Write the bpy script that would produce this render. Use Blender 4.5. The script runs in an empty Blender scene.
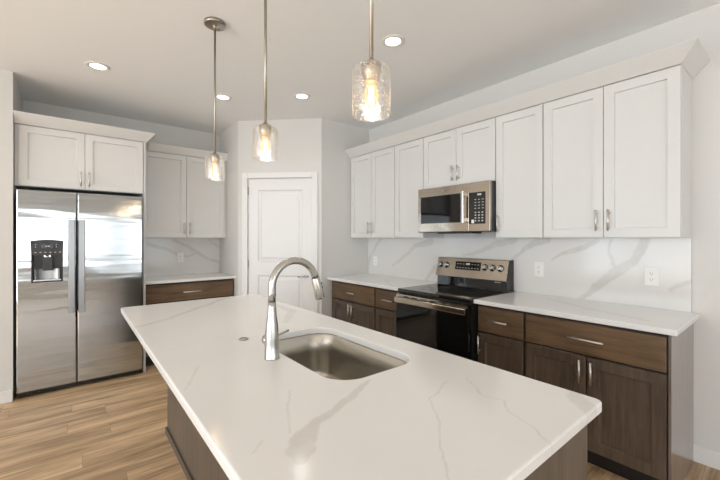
import bpy, bmesh, math, random
from mathutils import Vector, Matrix
S = bpy.context.scene
COL = S.collection
PI = math.pi
random.seed(4)

# ------------------------------------------------------------------ camera
FPX, YAW, HC = 356.376, 0.679, 1.374
cam = bpy.data.cameras.new('camera'); co = bpy.data.objects.new('camera', cam); COL.objects.link(co)
cam.sensor_fit = 'HORIZONTAL'; cam.sensor_width = 36; cam.lens = FPX / 720 * 36
cam.shift_y = -2.15 / 720; cam.clip_start = .02
co.location = (0, 0, HC); co.rotation_euler = (PI / 2, 0, -YAW)
S.camera = co
# ------------------------------------------------------------------ world, daylight, exposure
W = bpy.data.worlds.new('sky'); S.world = W; W.use_nodes = True
_bg = W.node_tree.nodes['Background']; _bg.inputs[0].default_value = (.86, .93, 1, 1); _bg.inputs[1].default_value = 2.6
S.view_settings.view_transform = 'Standard'; S.view_settings.look = 'None'
S.view_settings.exposure = -.38; S.view_settings.gamma = 1; S.view_settings.use_curve_mapping = False
def area(name, loc, rot, sx, sy, power, col):
    l = bpy.data.lights.new(name, 'AREA'); l.shape = 'RECTANGLE'; l.size = sx; l.size_y = sy; l.energy = power; l.color = col
    o = bpy.data.objects.new(name, l); COL.objects.link(o); o.location = loc; o.rotation_euler = rot
# lamps added as daylight in the living room's unseen, invented windows (each lamp fills one window opening, from outside)
DAY = (.89, .955, 1)
area('daylight_rear_window', (-1.1, -4.32, 1.29), (PI / 2, 0, 0), 3.5, 1.36, 66, DAY)
area('daylight_corner_window', (1.95, -4.32, 1.2), (PI / 2, 0, 0), 1.3, 1.45, 20, DAY)
area('added_side_daylight', (-4.62, .0, 1.25), (PI / 2, 0, -PI / 2), 7.2, 2.2, 260, DAY)  # invented side window, made nearly wall-wide to brighten the kitchen
bounce_sun = bpy.data.lights.new('bounce_sun', 'SUN'); bounce_sun.energy = 22; bounce_sun.angle = .01; bounce_sun.color = (.94, .97, 1)  # added so its unseen living-room floor patch bounces light onto the ceiling
_so = bpy.data.objects.new('bounce_sun', bounce_sun); COL.objects.link(_so); _so.rotation_euler = Vector((.75, -.12, -.65)).to_track_quat('-Z', 'Y').to_euler()
S.cycles.diffuse_bounces = 8; S.cycles.max_bounces = 14

# ------------------------------------------------------------------ material helpers
class NT:
    def __init__(s, name):
        s.m = bpy.data.materials.new(name); s.m.use_nodes = True; s.t = s.m.node_tree
        s.b = s.t.nodes['Principled BSDF']; s.out = s.t.nodes['Material Output']
    def n(s, typ, **kw):
        nd = s.t.nodes.new(typ)
        for k, v in kw.items(): setattr(nd, k, v)
        return nd
    def put(s, sock, v):
        if isinstance(v, bpy.types.NodeSocket): s.t.links.new(v, sock)
        else: sock.default_value = v
    def math(s, op, a, b=None, c=None, clamp=False):
        nd = s.n('ShaderNodeMath', operation=op, use_clamp=clamp)
        for i, v in enumerate((a, b, c)):
            if v is not None: s.put(nd.inputs[i], v)
        return nd.outputs[0]
    def vmath(s, op, a, b=None, scale=None):
        nd = s.n('ShaderNodeVectorMath', operation=op)
        s.put(nd.inputs[0], a)
        if b is not None: s.put(nd.inputs[1], b)
        if scale is not None: s.put(nd.inputs['Scale'], scale)
        return nd.outputs['Value'] if op in ('DOT_PRODUCT', 'DISTANCE', 'LENGTH') else nd.outputs['Vector']
    def noise(s, vec, scale, detail=3, rough=.5):
        nd = s.n('ShaderNodeTexNoise'); s.put(nd.inputs['Vector'], vec)
        nd.inputs['Scale'].default_value = scale; nd.inputs['Detail'].default_value = detail; nd.inputs['Roughness'].default_value = rough
        return nd
    def pos(s): return s.n('ShaderNodeNewGeometry').outputs['Position']
    def objc(s): return s.n('ShaderNodeTexCoord').outputs['Object']
    def mapping(s, vec, scale=(1, 1, 1), rot=(0, 0, 0), loc=(0, 0, 0)):
        nd = s.n('ShaderNodeMapping'); s.put(nd.inputs[0], vec)
        nd.inputs['Scale'].default_value = scale; nd.inputs['Rotation'].default_value = rot; nd.inputs['Location'].default_value = loc
        return nd.outputs[0]
    def mix(s, fac, a, b):
        nd = s.n('ShaderNodeMix', data_type='RGBA'); s.put(nd.inputs['Factor'], fac)
        for k, v in ((6, a), (7, b)): s.put(nd.inputs[k], v if isinstance(v, bpy.types.NodeSocket) else (*v, 1))
        return nd.outputs[2]
    def maprange(s, v, a, b, c=0, d=1, smooth=False):
        nd = s.n('ShaderNodeMapRange', interpolation_type='SMOOTHSTEP' if smooth else 'LINEAR')
        for i, x in enumerate((v, a, b, c, d)): s.put(nd.inputs[i], x)
        return nd.outputs[0]
    def bump(s, h, strength=.2, dist=.01):
        nd = s.n('ShaderNodeBump'); s.put(nd.inputs['Height'], h); nd.inputs['Strength'].default_value = strength; nd.inputs['Distance'].default_value = dist
        s.t.links.new(nd.outputs[0], s.b.inputs['Normal'])
    def set(s, **kw):
        for k, v in kw.items():
            k = {'base': 'Base Color', 'rough': 'Roughness', 'metal': 'Metallic', 'coat': 'Coat Weight', 'coatr': 'Coat Roughness', 'spec': 'Specular IOR Level',
                 'emit': 'Emission Color', 'estr': 'Emission Strength', 'aniso': 'Anisotropic', 'anisorot': 'Anisotropic Rotation'}[k]
            if isinstance(v, tuple) and len(v) == 3: v = (*v, 1)
            s.put(s.b.inputs[k], v)
        return s
def paint(name, col, rough=.5, bump=.05):
    k = NT(name); n = k.noise(k.objc(), 60, 2); k.set(base=k.mix(n.outputs[0], tuple(c * .985 for c in col), tuple(min(1, c * 1.015) for c in col)), rough=rough)
    if bump: k.bump(n.outputs[0], bump, .002)
    return k.m
def plain(name, col, rough=.5, metal=0, **kw):
    k = NT(name); n = k.noise(k.objc(), 35, 2)
    k.set(base=k.mix(n.outputs[0], tuple(c * .95 for c in col), col), rough=rough, metal=metal, **kw); return k.m
def steel(name, col, rough, grain_axis, aniso=.0, wave=0.0, arot=0.0, gb=.04, gv=.1):
    k = NT(name); sc = [240, 240, 240]; sc[grain_axis] = 3
    g = k.noise(k.mapping(k.objc(), scale=tuple(sc)), 1, 3)
    k.set(base=k.mix(g.outputs[0], tuple(c * (1 - gv) for c in col), col), rough=k.maprange(g.outputs[0], .3, .7, rough * (1 - gv), rough * (1 + gv)), metal=1)
    h = g.outputs[0]
    if aniso:
        t = k.n('ShaderNodeTangent', direction_type='RADIAL', axis='Z'); k.t.links.new(t.outputs[0], k.b.inputs['Tangent'])
        k.set(aniso=aniso, anisorot=arot)
    if wave:
        w = k.noise(k.mapping(k.objc(), scale=(1.1, 1.1, 6.5)), 1.5, 1.5)
        k.bump(w.outputs[0], wave, .02)
    elif gb: k.bump(h, gb, .001)
    return k.m
def wood(name, c1, c2, rough, grain=(9, 9, .7)):
    k = NT(name); p = k.objc()
    a = k.noise(k.mapping(p, scale=grain), 4, 5, .62); b = k.noise(k.mapping(p, scale=tuple(g * 7 for g in grain)), 3, 3)
    c = k.noise(p, 3.1, 2)
    f = k.math('ADD', k.math('MULTIPLY', a.outputs[0], .6), k.math('MULTIPLY', b.outputs[0], .22))
    f = k.math('ADD', f, k.math('MULTIPLY', c.outputs[0], .3))
    k.set(base=k.mix(k.maprange(f, .38, .74), c1, c2), rough=rough, spec=.5); k.bump(b.outputs[0], .06, .001)
    return k.m
def emis(name, col, st):
    k = NT(name); k.set(base=col, emit=col, estr=st, rough=.5); return k.m
def quartz(name, groups, plane, base=(.77, .775, .77), vein=(.55, .535, .51)):
    """groups: list of (polylines [(u, v, width)...], strength, softness); plane tells which two world axes u, v run along"""
    k = NT(name); P = k.pos()
    ax = {'xy': (0, 1), 'yz': (1, 2), 'xz': (0, 2)}[plane]
    flat = tuple(1 if i in ax else 0 for i in range(3))
    n1 = k.noise(P, 9, 4, .6); d = k.vmath('SCALE', k.vmath('SUBTRACT', n1.outputs['Color'], (.5, .5, .5)), scale=.05)
    n2 = k.noise(P, 55, 2); d2 = k.vmath('SCALE', k.vmath('SUBTRACT', n2.outputs['Color'], (.5, .5, .5)), scale=.008)
    Q = k.vmath('MULTIPLY', k.vmath('ADD', k.vmath('ADD', P, d), d2), flat)
    tot = None
    for lines, strength, soft in groups:
        acc = None
        for L in lines:
            for (a, b) in zip(L, L[1:]):
                A = [0, 0, 0]; B = [0, 0, 0]
                for i in (0, 1): A[ax[i]] = a[i]; B[ax[i]] = b[i]
                A = Vector(A); B = Vector(B); D = B - A; l2 = max(D.length_squared, 1e-8)
                r = k.vmath('SUBTRACT', Q, tuple(A))
                t = k.math('MULTIPLY', k.vmath('DOT_PRODUCT', r, tuple(D)), 1 / l2, clamp=True)
                dist = k.vmath('DISTANCE', r, k.vmath('SCALE', tuple(D), scale=t))
                m = k.math('SUBTRACT', dist, k.math('MULTIPLY_ADD', t, (b[2] - a[2]) / 2, a[2] / 2))
                acc = m if acc is None else k.math('MINIMUM', acc, m)
        f = k.math('MULTIPLY', k.maprange(acc, -soft * .3, soft, 1, 0, True), strength)
        tot = f if tot is None else k.math('MAXIMUM', tot, f)
    n3 = k.noise(P, 14, 4, .6)
    tot = k.math('MULTIPLY', tot, k.maprange(n3.outputs[0], .3, .6, .55, 1))
    n4 = k.noise(P, 2.2, 3)                                      # soft clouding of the slab
    bc = k.mix(k.maprange(n4.outputs[0], .35, .7), base, tuple(c * .965 for c in base))
    k.set(base=k.mix(tot, bc, vein), rough=.13, spec=.5)
    return k.m

# ------------------------------------------------------------------ mesh helpers
class MB:
    def __init__(s): s.bm = bmesh.new()
    def quad(s, pts): return s.bm.faces.new([s.bm.verts.new(p) for p in pts])
    def box(s, x0, x1, y0, y1, z0, z1):
        v = [s.bm.verts.new((x, y, z)) for z in (z0, z1) for y in (y0, y1) for x in (x0, x1)]
        for f in ((0, 2, 3, 1), (4, 5, 7, 6), (0, 1, 5, 4), (2, 6, 7, 3), (0, 4, 6, 2), (1, 3, 7, 5)): s.bm.faces.new([v[i] for i in f])
        return s
    def prism(s, pts, axis, a, b):
        """extrude a 2-D outline along axis (0/1/2) from a to b; pts are in the other two axes' order"""
        def mk(p, h):
            q = list(p); q.insert(axis, h); return s.bm.verts.new(q)
        A = [mk(p, a) for p in pts]; B = [mk(p, b) for p in pts]; n = len(pts)
        s.bm.faces.new(A); s.bm.faces.new(B[::-1])
        for i in range(n): s.bm.faces.new((A[i], B[i], B[(i + 1) % n], A[(i + 1) % n]))
        return s
    def lathe(s, prof, c=(0, 0, 0), axis=(0, 0, 1), n=28, cap0=True, cap1=True):
        """prof: (radius, height) along axis from c"""
        ax = Vector(axis).normalized(); u = ax.orthogonal().normalized(); w = ax.cross(u); c = Vector(c); rings = []
        for r, h in prof:
            rings.append([s.bm.verts.new(c + ax * h + (u * math.cos(2 * PI * i / n) + w * math.sin(2 * PI * i / n)) * max(r, 1e-5)) for i in range(n)])
        for a, b in zip(rings, rings[1:]):
            for i in range(n): s.bm.faces.new((a[i], a[(i + 1) % n], b[(i + 1) % n], b[i])).smooth = True
        if cap0: s.bm.faces.new(rings[0][::-1])
        if cap1: s.bm.faces.new(rings[-1])
        return s
    def cyl(s, p, q, r, r2=None, n=20):
        p = Vector(p); q = Vector(q); return s.lathe([(r, 0), (r if r2 is None else r2, (q - p).length)], p, q - p, n)
    def tube(s, pts, r, n=18):
        pts = [Vector(p) for p in pts]; rings = []; up = None
        for i, p in enumerate(pts):
            t = (pts[min(i + 1, len(pts) - 1)] - pts[max(i - 1, 0)]).normalized()
            if up is None: up = t.orthogonal().normalized()
            up = (up - t * up.dot(t)).normalized(); w = t.cross(up); rr = r(i / (len(pts) - 1)) if callable(r) else r
            rings.append([s.bm.verts.new(p + (up * math.cos(2 * PI * k / n) + w * math.sin(2 * PI * k / n)) * rr) for k in range(n)])
        for a, b in zip(rings, rings[1:]):
            for k in range(n): s.bm.faces.new((a[k], a[(k + 1) % n], b[(k + 1) % n], b[k])).smooth = True
        s.bm.faces.new(rings[0][::-1]); s.bm.faces.new(rings[-1]); return s
    def loops(s, loops, close0=True, close1=True, smooth=False):
        """skin a stack of equally long closed loops"""
        R = [[s.bm.verts.new(p) for p in L] for L in loops]; n = len(R[0])
        for a, b in zip(R, R[1:]):
            for i in range(n): s.bm.faces.new((a[i], a[(i + 1) % n], b[(i + 1) % n], b[i])).smooth = smooth
        if close0: s.bm.faces.new(R[0][::-1])
        if close1: s.bm.faces.new(R[-1])
        return R
    def shaker(s, x0, x1, z0, z1, y, t=.02, st=.057, rec=.014, ch=.003):
        """shaker front facing -y: frame at y, centre set back by rec"""
        def rect(i, yy): return [(x0 + i, yy, z0 + i), (x1 - i, yy, z0 + i), (x1 - i, yy, z1 - i), (x0 + i, yy, z1 - i)]
        s.loops([rect(0, y + t), rect(0, y + .0015), rect(.0015, y), rect(st, y), rect(st + ch, y + rec)])
        return s
    def slabfront(s, x0, x1, z0, z1, y, t=.02):
        def rect(i, yy): return [(x0 + i, yy, z0 + i), (x1 - i, yy, z0 + i), (x1 - i, yy, z1 - i), (x0 + i, yy, z1 - i)]
        s.loops([rect(0, y + t), rect(0, y + .002), rect(.002, y)]); return s
def root_of(o):
    while o.parent: o = o.parent
    return o
def rmat(o): return Matrix.LocRotScale(o.location, o.rotation_euler, None)
def obj(name, mb, mat, parent=None, world=False, bevel=0, loc=None, seg=2, smooth=False):
    bm = mb.bm
    bmesh.ops.recalc_face_normals(bm, faces=bm.faces)
    if parent and world: bm.transform(rmat(root_of(parent)).inverted())
    if loc is not None: bm.transform(Matrix.Translation(-Vector(loc)))
    me = bpy.data.meshes.new(name); bm.to_mesh(me); bm.free(); me.materials.append(mat)
    o = bpy.data.objects.new(name, me); COL.objects.link(o)
    if smooth:
        for p in me.polygons: p.use_smooth = True
    if parent: o.parent = parent
    if loc is not None: o.location = loc
    if bevel:
        b = o.modifiers.new('bevel', 'BEVEL'); b.width = bevel; b.segments = seg; b.limit_method = 'ANGLE'; b.angle_limit = .6
        b.harden_normals = False
    return o
def objs(name, mb, mat, parent, world=True, bevel=0):
    """link every loose piece of mb as a part of its own"""
    left = set(mb.bm.faces)
    while left:
        isl = {left.pop()}; todo = list(isl)
        while todo:
            for e in todo.pop().edges:
                for f in e.link_faces:
                    if f in left: left.discard(f); isl.add(f); todo.append(f)
        p = MB(); vm = {}
        for f in isl:
            for v in f.verts:
                if v not in vm: vm[v] = p.bm.verts.new(v.co)
        for f in isl: p.bm.faces.new([vm[v] for v in f.verts])
        obj(name, p, mat, parent, world, bevel)
    mb.bm.free()
def tag(o, label, cat, group=None):
    o['label'] = label; o['category'] = cat
    if group: o['group'] = group
    return o
def thing(name, label, cat, loc=(0, 0, 0), rz=0, group=None):
    o = bpy.data.objects.new(name, None); COL.objects.link(o); o.empty_display_size = .05
    o.location = loc; o.rotation_euler = (0, 0, rz); return tag(o, label, cat, group)
def struct(name, mb, mat, parent=None, bevel=0):
    o = obj(name, mb, mat, parent, bevel=bevel)
    if not parent: o['kind'] = 'structure'
    return o
def dup(src, loc, label):
    r = src.copy(); COL.objects.link(r); r.location = loc; r['label'] = label
    def rec(a, b):
        for ch in list(a.children):
            k = ch.copy(); COL.objects.link(k); k.parent = b; rec(ch, k)
    rec(src, r); return r

# ------------------------------------------------------------------ materials
M = {}
M['wall'] = paint('grey_wall_paint', (.655, .647, .63), .6)
M['ceil'] = paint('ceiling_paint', (.83, .85, .86), .75)
M['trim'] = paint('white_trim_paint', (.74, .74, .735), .35, 0)
M['cab'] = paint('white_cabinet_paint', (.665, .667, .66), .38, 0)
M['wood'] = wood('dark_stained_maple', (.040, .030, .023), (.128, .092, .065), .36)
for _k, _v in (('Coat Weight', .4), ('Coat Roughness', .22)): M['wood'].node_tree.nodes['Principled BSDF'].inputs[_k].default_value = _v
M['woodh'] = wood('stained_maple_drawer_lit', (.06, .037, .021), (.21, .13, .07), .36, (.7, 9, 9))  # horizontal grain; stain colour lightened and warmed for light on the drawers
M['woodp'] = wood('stained_island_panel', (.062, .048, .037), (.15, .118, .092), .4)
M['woodp_lit'] = wood('stained_end_panel_lit', (.10, .080, .065), (.215, .172, .142), .28)  # same stain, colour lightened to carry the grazing light on this panel
M['woodp_lit'].node_tree.nodes['Principled BSDF'].inputs['Coat Weight'].default_value = .8
M['woodp_lit'].node_tree.nodes['Principled BSDF'].inputs['Coat Roughness'].default_value = .2
M['frame'] = plain('dark_face_frame', (.014, .010, .008), .5)
M['steel'] = steel('brushed_stainless', (.62, .615, .60), .2, 0)
M['fridge'] = steel('fridge_stainless', (.475, .492, .50), .13, 0, aniso=.75, wave=.16, gv=.02)
M['pull'] = plain('satin_nickel_pull', (.72, .70, .66), .36, 1)
M['fhandle'] = plain('refrigerator_handle_steel', (.36, .365, .37), .32, 1)
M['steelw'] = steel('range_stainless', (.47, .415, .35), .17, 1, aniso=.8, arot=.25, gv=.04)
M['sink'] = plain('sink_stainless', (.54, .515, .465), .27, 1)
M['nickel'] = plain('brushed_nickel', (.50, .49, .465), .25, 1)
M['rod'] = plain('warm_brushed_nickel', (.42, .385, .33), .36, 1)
M['black'] = plain('black_plastic', (.010, .010, .010), .3)
M['dgrey'] = plain('charcoal_plastic', (.035, .035, .035), .4)
M['bglass'] = plain('black_glass', (.005, .005, .005), .05, 0, spec=.4)
M['cook'] = plain('cooktop_glass', (.010, .009, .008), .06, 0, spec=.6)
M['ring'] = plain('burner_print', (.045, .042, .04), .12)
M['print'] = plain('pale_print', (.6, .6, .58), .5)
M['plate'] = plain('white_outlet_plastic', (.84, .835, .82), .35)
M['slot'] = plain('outlet_slot', (.05, .05, .05), .5)
M['lens'] = emis('downlight_lens', (1, .95, .86), 7)
M['filament'] = emis('glowing_filament', (1, .72, .38), 26)
k = NT('lit_bulb_glass'); k.set(base=(1, .9, .7), rough=.2)
e = k.n('ShaderNodeEmission'); e.inputs[0].default_value = (1, .60, .24, 1); e.inputs[1].default_value = 2.4
tr = k.n('ShaderNodeBsdfTransparent'); mx = k.n('ShaderNodeMixShader'); mx.inputs[0].default_value = .4
k.t.links.new(tr.outputs[0], mx.inputs[1]); k.t.links.new(e.outputs[0], mx.inputs[2]); k.t.links.new(mx.outputs[0], k.out.inputs[0]); M['bulb'] = k.m
def clearglass(name, seeds):
    k = NT(name); tr = k.n('ShaderNodeBsdfTransparent'); gl = k.n('ShaderNodeBsdfGlossy'); gl.inputs['Roughness'].default_value = .06
    lw = k.n('ShaderNodeLayerWeight'); lw.inputs[0].default_value = .28
    f = k.maprange(lw.outputs['Facing'], 0, 1, .06, .95) if seeds else k.maprange(lw.outputs['Fresnel'], 0, 1, .02, .6)
    mx = k.n('ShaderNodeMixShader'); k.put(mx.inputs[0], f); k.t.links.new(tr.outputs[0], mx.inputs[1]); k.t.links.new(gl.outputs[0], mx.inputs[2])
    last = mx.outputs[0]
    if seeds:                                                     # trapped air bubbles; bright window light painted white along the edges
        v = k.n('ShaderNodeTexVoronoi'); k.put(v.inputs['Vector'], k.objc()); v.inputs['Scale'].default_value = 120; v.inputs['Randomness'].default_value = 1
        seed_edge_white = k.math('MAXIMUM', k.maprange(v.outputs['Distance'], .15, .28, .42, 0), k.math('MULTIPLY', k.math('POWER', lw.outputs['Facing'], 5), .75))
        bm_ = k.n('ShaderNodeBump'); k.put(bm_.inputs['Height'], v.outputs['Distance']); bm_.inputs['Strength'].default_value = .25; bm_.inputs['Distance'].default_value = .004
        k.t.links.new(bm_.outputs[0], gl.inputs['Normal'])
        tl = k.n('ShaderNodeBsdfTranslucent'); tl.inputs[0].default_value = (.95, .95, .93, 1)
        df = k.n('ShaderNodeBsdfDiffuse'); df.inputs[0].default_value = (.95, .95, .93, 1)
        ad = k.n('ShaderNodeMixShader'); k.t.links.new(tl.outputs[0], ad.inputs[1]); k.t.links.new(df.outputs[0], ad.inputs[2])
        m2 = k.n('ShaderNodeMixShader'); k.put(m2.inputs[0], seed_edge_white); k.t.links.new(last, m2.inputs[1]); k.t.links.new(ad.outputs[0], m2.inputs[2]); last = m2.outputs[0]
    k.t.links.new(last, k.out.inputs[0]); return k.m
M['seeded'] = clearglass('seeded_glass', True); M['pane'] = clearglass('window_glass', False)

ISL_W = [[(0.744, 0.881, 0.008), (0.633, 0.821, 0.022), (0.539, 0.782, 0.022), (0.471, 0.758, 0.028), (0.418, 0.726, 0.05), (0.384, 0.688, 0.065), (0.363, 0.647, 0.02)]]
ISL_M = [[(0.214, 2.138, 0.012), (0.322, 2.185, 0.022), (0.436, 2.277, 0.024), (0.616, 2.463, 0.028), (0.795, 2.642, 0.04), (0.941, 2.802, 0.03)], [(1.096, 2.348, 0.02), (1.074, 2.013, 0.05), (0.908, 1.77, 0.02)], [(1.175, 0.436, 0.02), (1.107, 0.39, 0.05), (1.068, 0.348, 0.04), (1.007, 0.344, 0.01)]]
ISL_T = [[(0.351, 1.361, 0.004), (0.301, 1.239, 0.004), (0.262, 1.173, 0.003)], [(0.512, 0.971, 0.003), (0.466, 0.907, 0.004), (0.432, 0.82, 0.004), (0.401, 0.761, 0.003)], [(0.334, 0.767, 0.004), (0.302, 0.745, 0.003)], [(0.941, 0.723, 0.003), (0.804, 0.667, 0.003), (0.743, 0.59, 0.003), (0.639, 0.502, 0.0035), (0.558, 0.413, 0.003)], [(1.005, 0.692, 0.003), (0.928, 0.591, 0.003), (0.95, 0.532, 0.003), (0.899, 0.484, 0.004), (0.866, 0.415, 0.003), (0.836, 0.347, 0.003)], [(0.393, 1.649, 0.003), (0.311, 1.627, 0.003)]]
RB_W = [[(0.655, 1.36, 0.03), (0.682, 1.292, 0.035), (0.726, 1.209, 0.03), (0.842, 1.111, 0.045), (0.915, 1.04, 0.035), (0.992, 0.959, 0.02), (1.046, 0.907, 0.015)], [(0.848, 1.359, 0.004), (0.86, 1.273, 0.006), (0.818, 1.162, 0.01)], [(0.934, 1.358, 0.02), (1.012, 1.313, 0.022), (1.101, 1.274, 0.02), (1.187, 1.24, 0.004), (1.247, 1.198, 0.003)], [(1.293, 1.373, 0.05), (1.38, 1.332, 0.04), (1.49, 1.262, 0.015), (1.587, 1.173, 0.006), (1.689, 1.105, 0.003)]]
RB_M = [[(1.56, 1.364, 0.03), (1.748, 1.309, 0.022), (1.911, 1.241, 0.012), (2.065, 1.207, 0.006)], [(3.265, 1.36, 0.02), (3.435, 1.194, 0.012), (3.494, 1.063, 0.015), (3.524, 0.946, 0.01)], [(3.053, 1.051, 0.01), (2.888, 1.142, 0.016), (2.688, 1.295, 0.02), (2.475, 1.33, 0.035)], [(2.558, 0.907, 0.012), (2.422, 1.057, 0.02), (2.33, 1.125, 0.008)], [(0.518, 1.042, 0.006), (0.461, 1.092, 0.008), (0.415, 1.122, 0.004)]]
LB_M = [[(0.642, 1.313, 0.04), (0.809, 1.266, 0.03), (0.907, 1.237, 0.02), (1.03, 1.159, 0.02), (1.146, 1.134, 0.018), (1.229, 1.179, 0.01)], [(0.985, 1.347, 0.03), (1.17, 1.251, 0.03), (1.302, 1.151, 0.035), (1.415, 1.081, 0.03), (1.57, 1.035, 0.02)], [(1.402, 1.346, 0.012), (1.479, 1.292, 0.012), (1.57, 1.21, 0.012)]]
RC_T = [[(2.5, .55, .03), (2.62, .9, .03), (2.8, 1.2, .02)], [(2.4, 2.5, .02), (2.7, 2.9, .02)]]
def wide(Ls, k_): return [[(p[0], p[1], p[2] * k_) for p in L] for L in Ls]
M['q_island'] = quartz('island_quartz', [(ISL_W, .6, .008), (ISL_M, .5, .014), (ISL_T, .42, .004)], 'xy')
M['q_back'] = quartz('backsplash_quartz', [(wide(RB_W, 1.5), .72, .012), (wide(RB_M, 1.9), .6, .014)], 'yz', base=(.72, .715, .70))
M['q_left'] = quartz('left_backsplash_quartz', [(LB_M, .7, .012)], 'xz', base=(.72, .715, .70))
M['q_counter'] = quartz('counter_quartz', [(RC_T, .35, .02)], 'xy')

k = NT('oak_plank_floor'); P = k.pos()
br = k.n('ShaderNodeTexBrick', offset=0, offset_frequency=2)
_row = k.n('ShaderNodeTexWhiteNoise', noise_dimensions='1D'); _sx = k.n('ShaderNodeSeparateXYZ'); k.put(_sx.inputs[0], P)
k.put(_row.inputs['W'], k.math('FLOOR', k.math('DIVIDE', _sx.outputs[1], .18)))
_cx = k.n('ShaderNodeCombineXYZ'); k.put(_cx.inputs[0], k.math('ADD', _sx.outputs[0], k.math('MULTIPLY', _row.outputs['Value'], 1.22))); k.put(_cx.inputs[1], _sx.outputs[1])
k.put(br.inputs['Vector'], _cx.outputs[0])
br.inputs['Scale'].default_value = 1; br.inputs['Mortar Size'].default_value = .0012; br.inputs['Brick Width'].default_value = 1.22; br.inputs['Row Height'].default_value = .18
br.inputs['Color1'].default_value = (0, 0, 0, 1); br.inputs['Color2'].default_value = (1, 1, 1, 1); br.inputs['Mortar'].default_value = (.5, .5, .5, 1)
off = k.vmath('ADD', P, k.vmath('SCALE', br.outputs['Color'], scale=7.3))
g1 = k.noise(k.mapping(off, scale=(.9, 9, 1)), 1.6, 5, .6); g2 = k.noise(k.mapping(off, scale=(3, 60, 1)), 2, 3)
f = k.math('ADD', k.math('MULTIPLY', g1.outputs[0], .75), k.math('MULTIPLY', g2.outputs[0], .25))
c = k.mix(k.maprange(f, .36, .62), (.25, .155, .083), (.74, .53, .32))
c = k.mix(k.maprange(br.outputs['Color'], 0, 1, 0, .4), c, (.42, .29, .175))
c = k.mix(k.math('MULTIPLY', br.outputs['Fac'], .55), c, (.14, .09, .05))
k.set(base=c, rough=k.maprange(g2.outputs[0], .3, .7, .3, .42)); k.bump(g2.outputs[0], .08, .001); M['floor'] = k.m

# ------------------------------------------------------------------ room shell
XR, YB, ZC, YP = 2.987, 4.932, 2.767, 3.509
LX, LYc, DXc = 1.54, 4.222, 2.258         # pantry bump: left face X, its front Y; diagonal's right end X
SX, SY = -.389, 4.16                      # corner of the stub wall left of the fridge
RW, LW = -4.2, -4.5                       # rear wall Y, living-room wall X
struct('floor', MB().box(LW - .1, XR + .1, RW - .1, YB + .1, -.1, 0), M['floor'])
struct('ceiling', MB().box(LW - .1, XR + .1, RW - .1, YB + .1, ZC, ZC + .1), M['ceil'])
struct('wall_right', MB().box(XR, XR + .1, RW - .1, YB + .1, 0, ZC), M['wall'])
struct('wall_back', MB().box(SX - .1, XR, YB, YB + .1, 0, ZC), M['wall'])
struct('wall_left', MB().box(LW, SX, SY, SY + .1, 0, ZC).box(SX - .1, SX, SY + .1, YB, 0, ZC), M['wall'])
struct('wall_pantry_right', MB().box(DXc, XR, YP, YP + .1, 0, ZC), M['wall'])
struct('wall_pantry_left', MB().box(LX, LX + .1, LYc, YB, 0, ZC), M['wall'])
DL = math.hypot(DXc - LX, LYc - YP)
d0, d1, dtop = .125, .897, 2.074          # pantry door opening along the diagonal
dw = MB().box(0, d0 - .02, 0, .1, 0, ZC).box(d1 + .02, DL, 0, .1, 0, ZC).box(d0 - .02, d1 + .02, 0, .1, dtop + .02, ZC)
dgo = struct('wall_pantry_diagonal', dw, M['wall']); dgo.location = (LX, LYc, 0); dgo.rotation_euler = (0, 0, -PI / 4)
# rear and side walls of the living room with their invented windows
def wall_with_holes(name, horiz, plane, a0, a1, holes, thick):
    mb = MB(); cur = a0
    def bx(u0, u1, z0, z1):
        if horiz: mb.box(u0, u1, min(plane, plane + thick), max(plane, plane + thick), z0, z1)
        else: mb.box(min(plane, plane + thick), max(plane, plane + thick), u0, u1, z0, z1)
    for (u0, u1, z0, z1) in holes:
        bx(cur, u0, 0, ZC)
        if z0 > 0: bx(u0, u1, 0, z0)
        bx(u0, u1, z1, ZC); cur = u1
    bx(cur, a1, 0, ZC); return struct(name, mb, M['wall'])
wall_with_holes('wall_rear', True, RW, LW, XR, [(-2.9, .7, .6, 1.98), (1.25, 2.65, .45, 1.98)], -.1)
wall_with_holes('wall_living_side', False, LW, RW, SY, [(-3.7, 3.7, .1, 2.4)], -.1)
def window(name, horiz, plane, u0, u1, z0, z1, nm):
    r = bpy.data.objects.new(name, None); COL.objects.link(r); r['kind'] = 'structure'
    r.location = ((u0 + u1) / 2, plane, z0) if horiz else (plane, (u0 + u1) / 2, z0)
    fr = MB()
    def bx(mb, a, b, c, d, t0, t1):
        if horiz: mb.box(a, b, plane + t0, plane + t1, c, d)
        else: mb.box(plane + t0, plane + t1, a, b, c, d)
    w = .055; xs = [u0 + (u1 - u0) * i / nm for i in range(nm + 1)]
    bx(fr, u0, u1, z0, z0 + w, -.08, -.02); bx(fr, u0, u1, z1 - w, z1, -.08, -.02)
    for x in xs: bx(fr, max(u0, x - w / 2 if x > u0 else u0), min(u1, x + (w / 2 if x < u1 else 0)) if x > u0 else u0 + w, z0 + w, z1 - w, -.08, -.02)
    obj('window_frame', fr, M['trim'], r, world=True)
    for a, b in zip(xs, xs[1:]):
        p = MB(); bx(p, a + w / 2, b - w / 2, z0 + w, z1 - w, -.053, -.047); obj('pane', p, M['pane'], r, world=True)
window('window_1', True, RW, -2.9, .7, .6, 1.98, 3)
window('window_2', True, RW, 1.25, 2.65, .45, 1.98, 1)
window('window_3', False, LW, -3.7, 3.7, .1, 2.4, 6)  # invented side opening, enlarged to let in more light
# baseboards
def bb(name, x0, x1, y0, y1):
    struct(name, MB().box(x0, x1, y0, y1, 0, .1), M['trim'], bevel=.004)
bb('baseboard_right', XR - .014, XR, RW, .422)
bb('baseboard_left', LW, SX + .0, SY - .014, SY)
bb('baseboard_rear', LW + .014, XR - .014, RW, RW + .014)
bb('baseboard_living_side', LW, LW + .014, RW, SY - .014)

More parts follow.
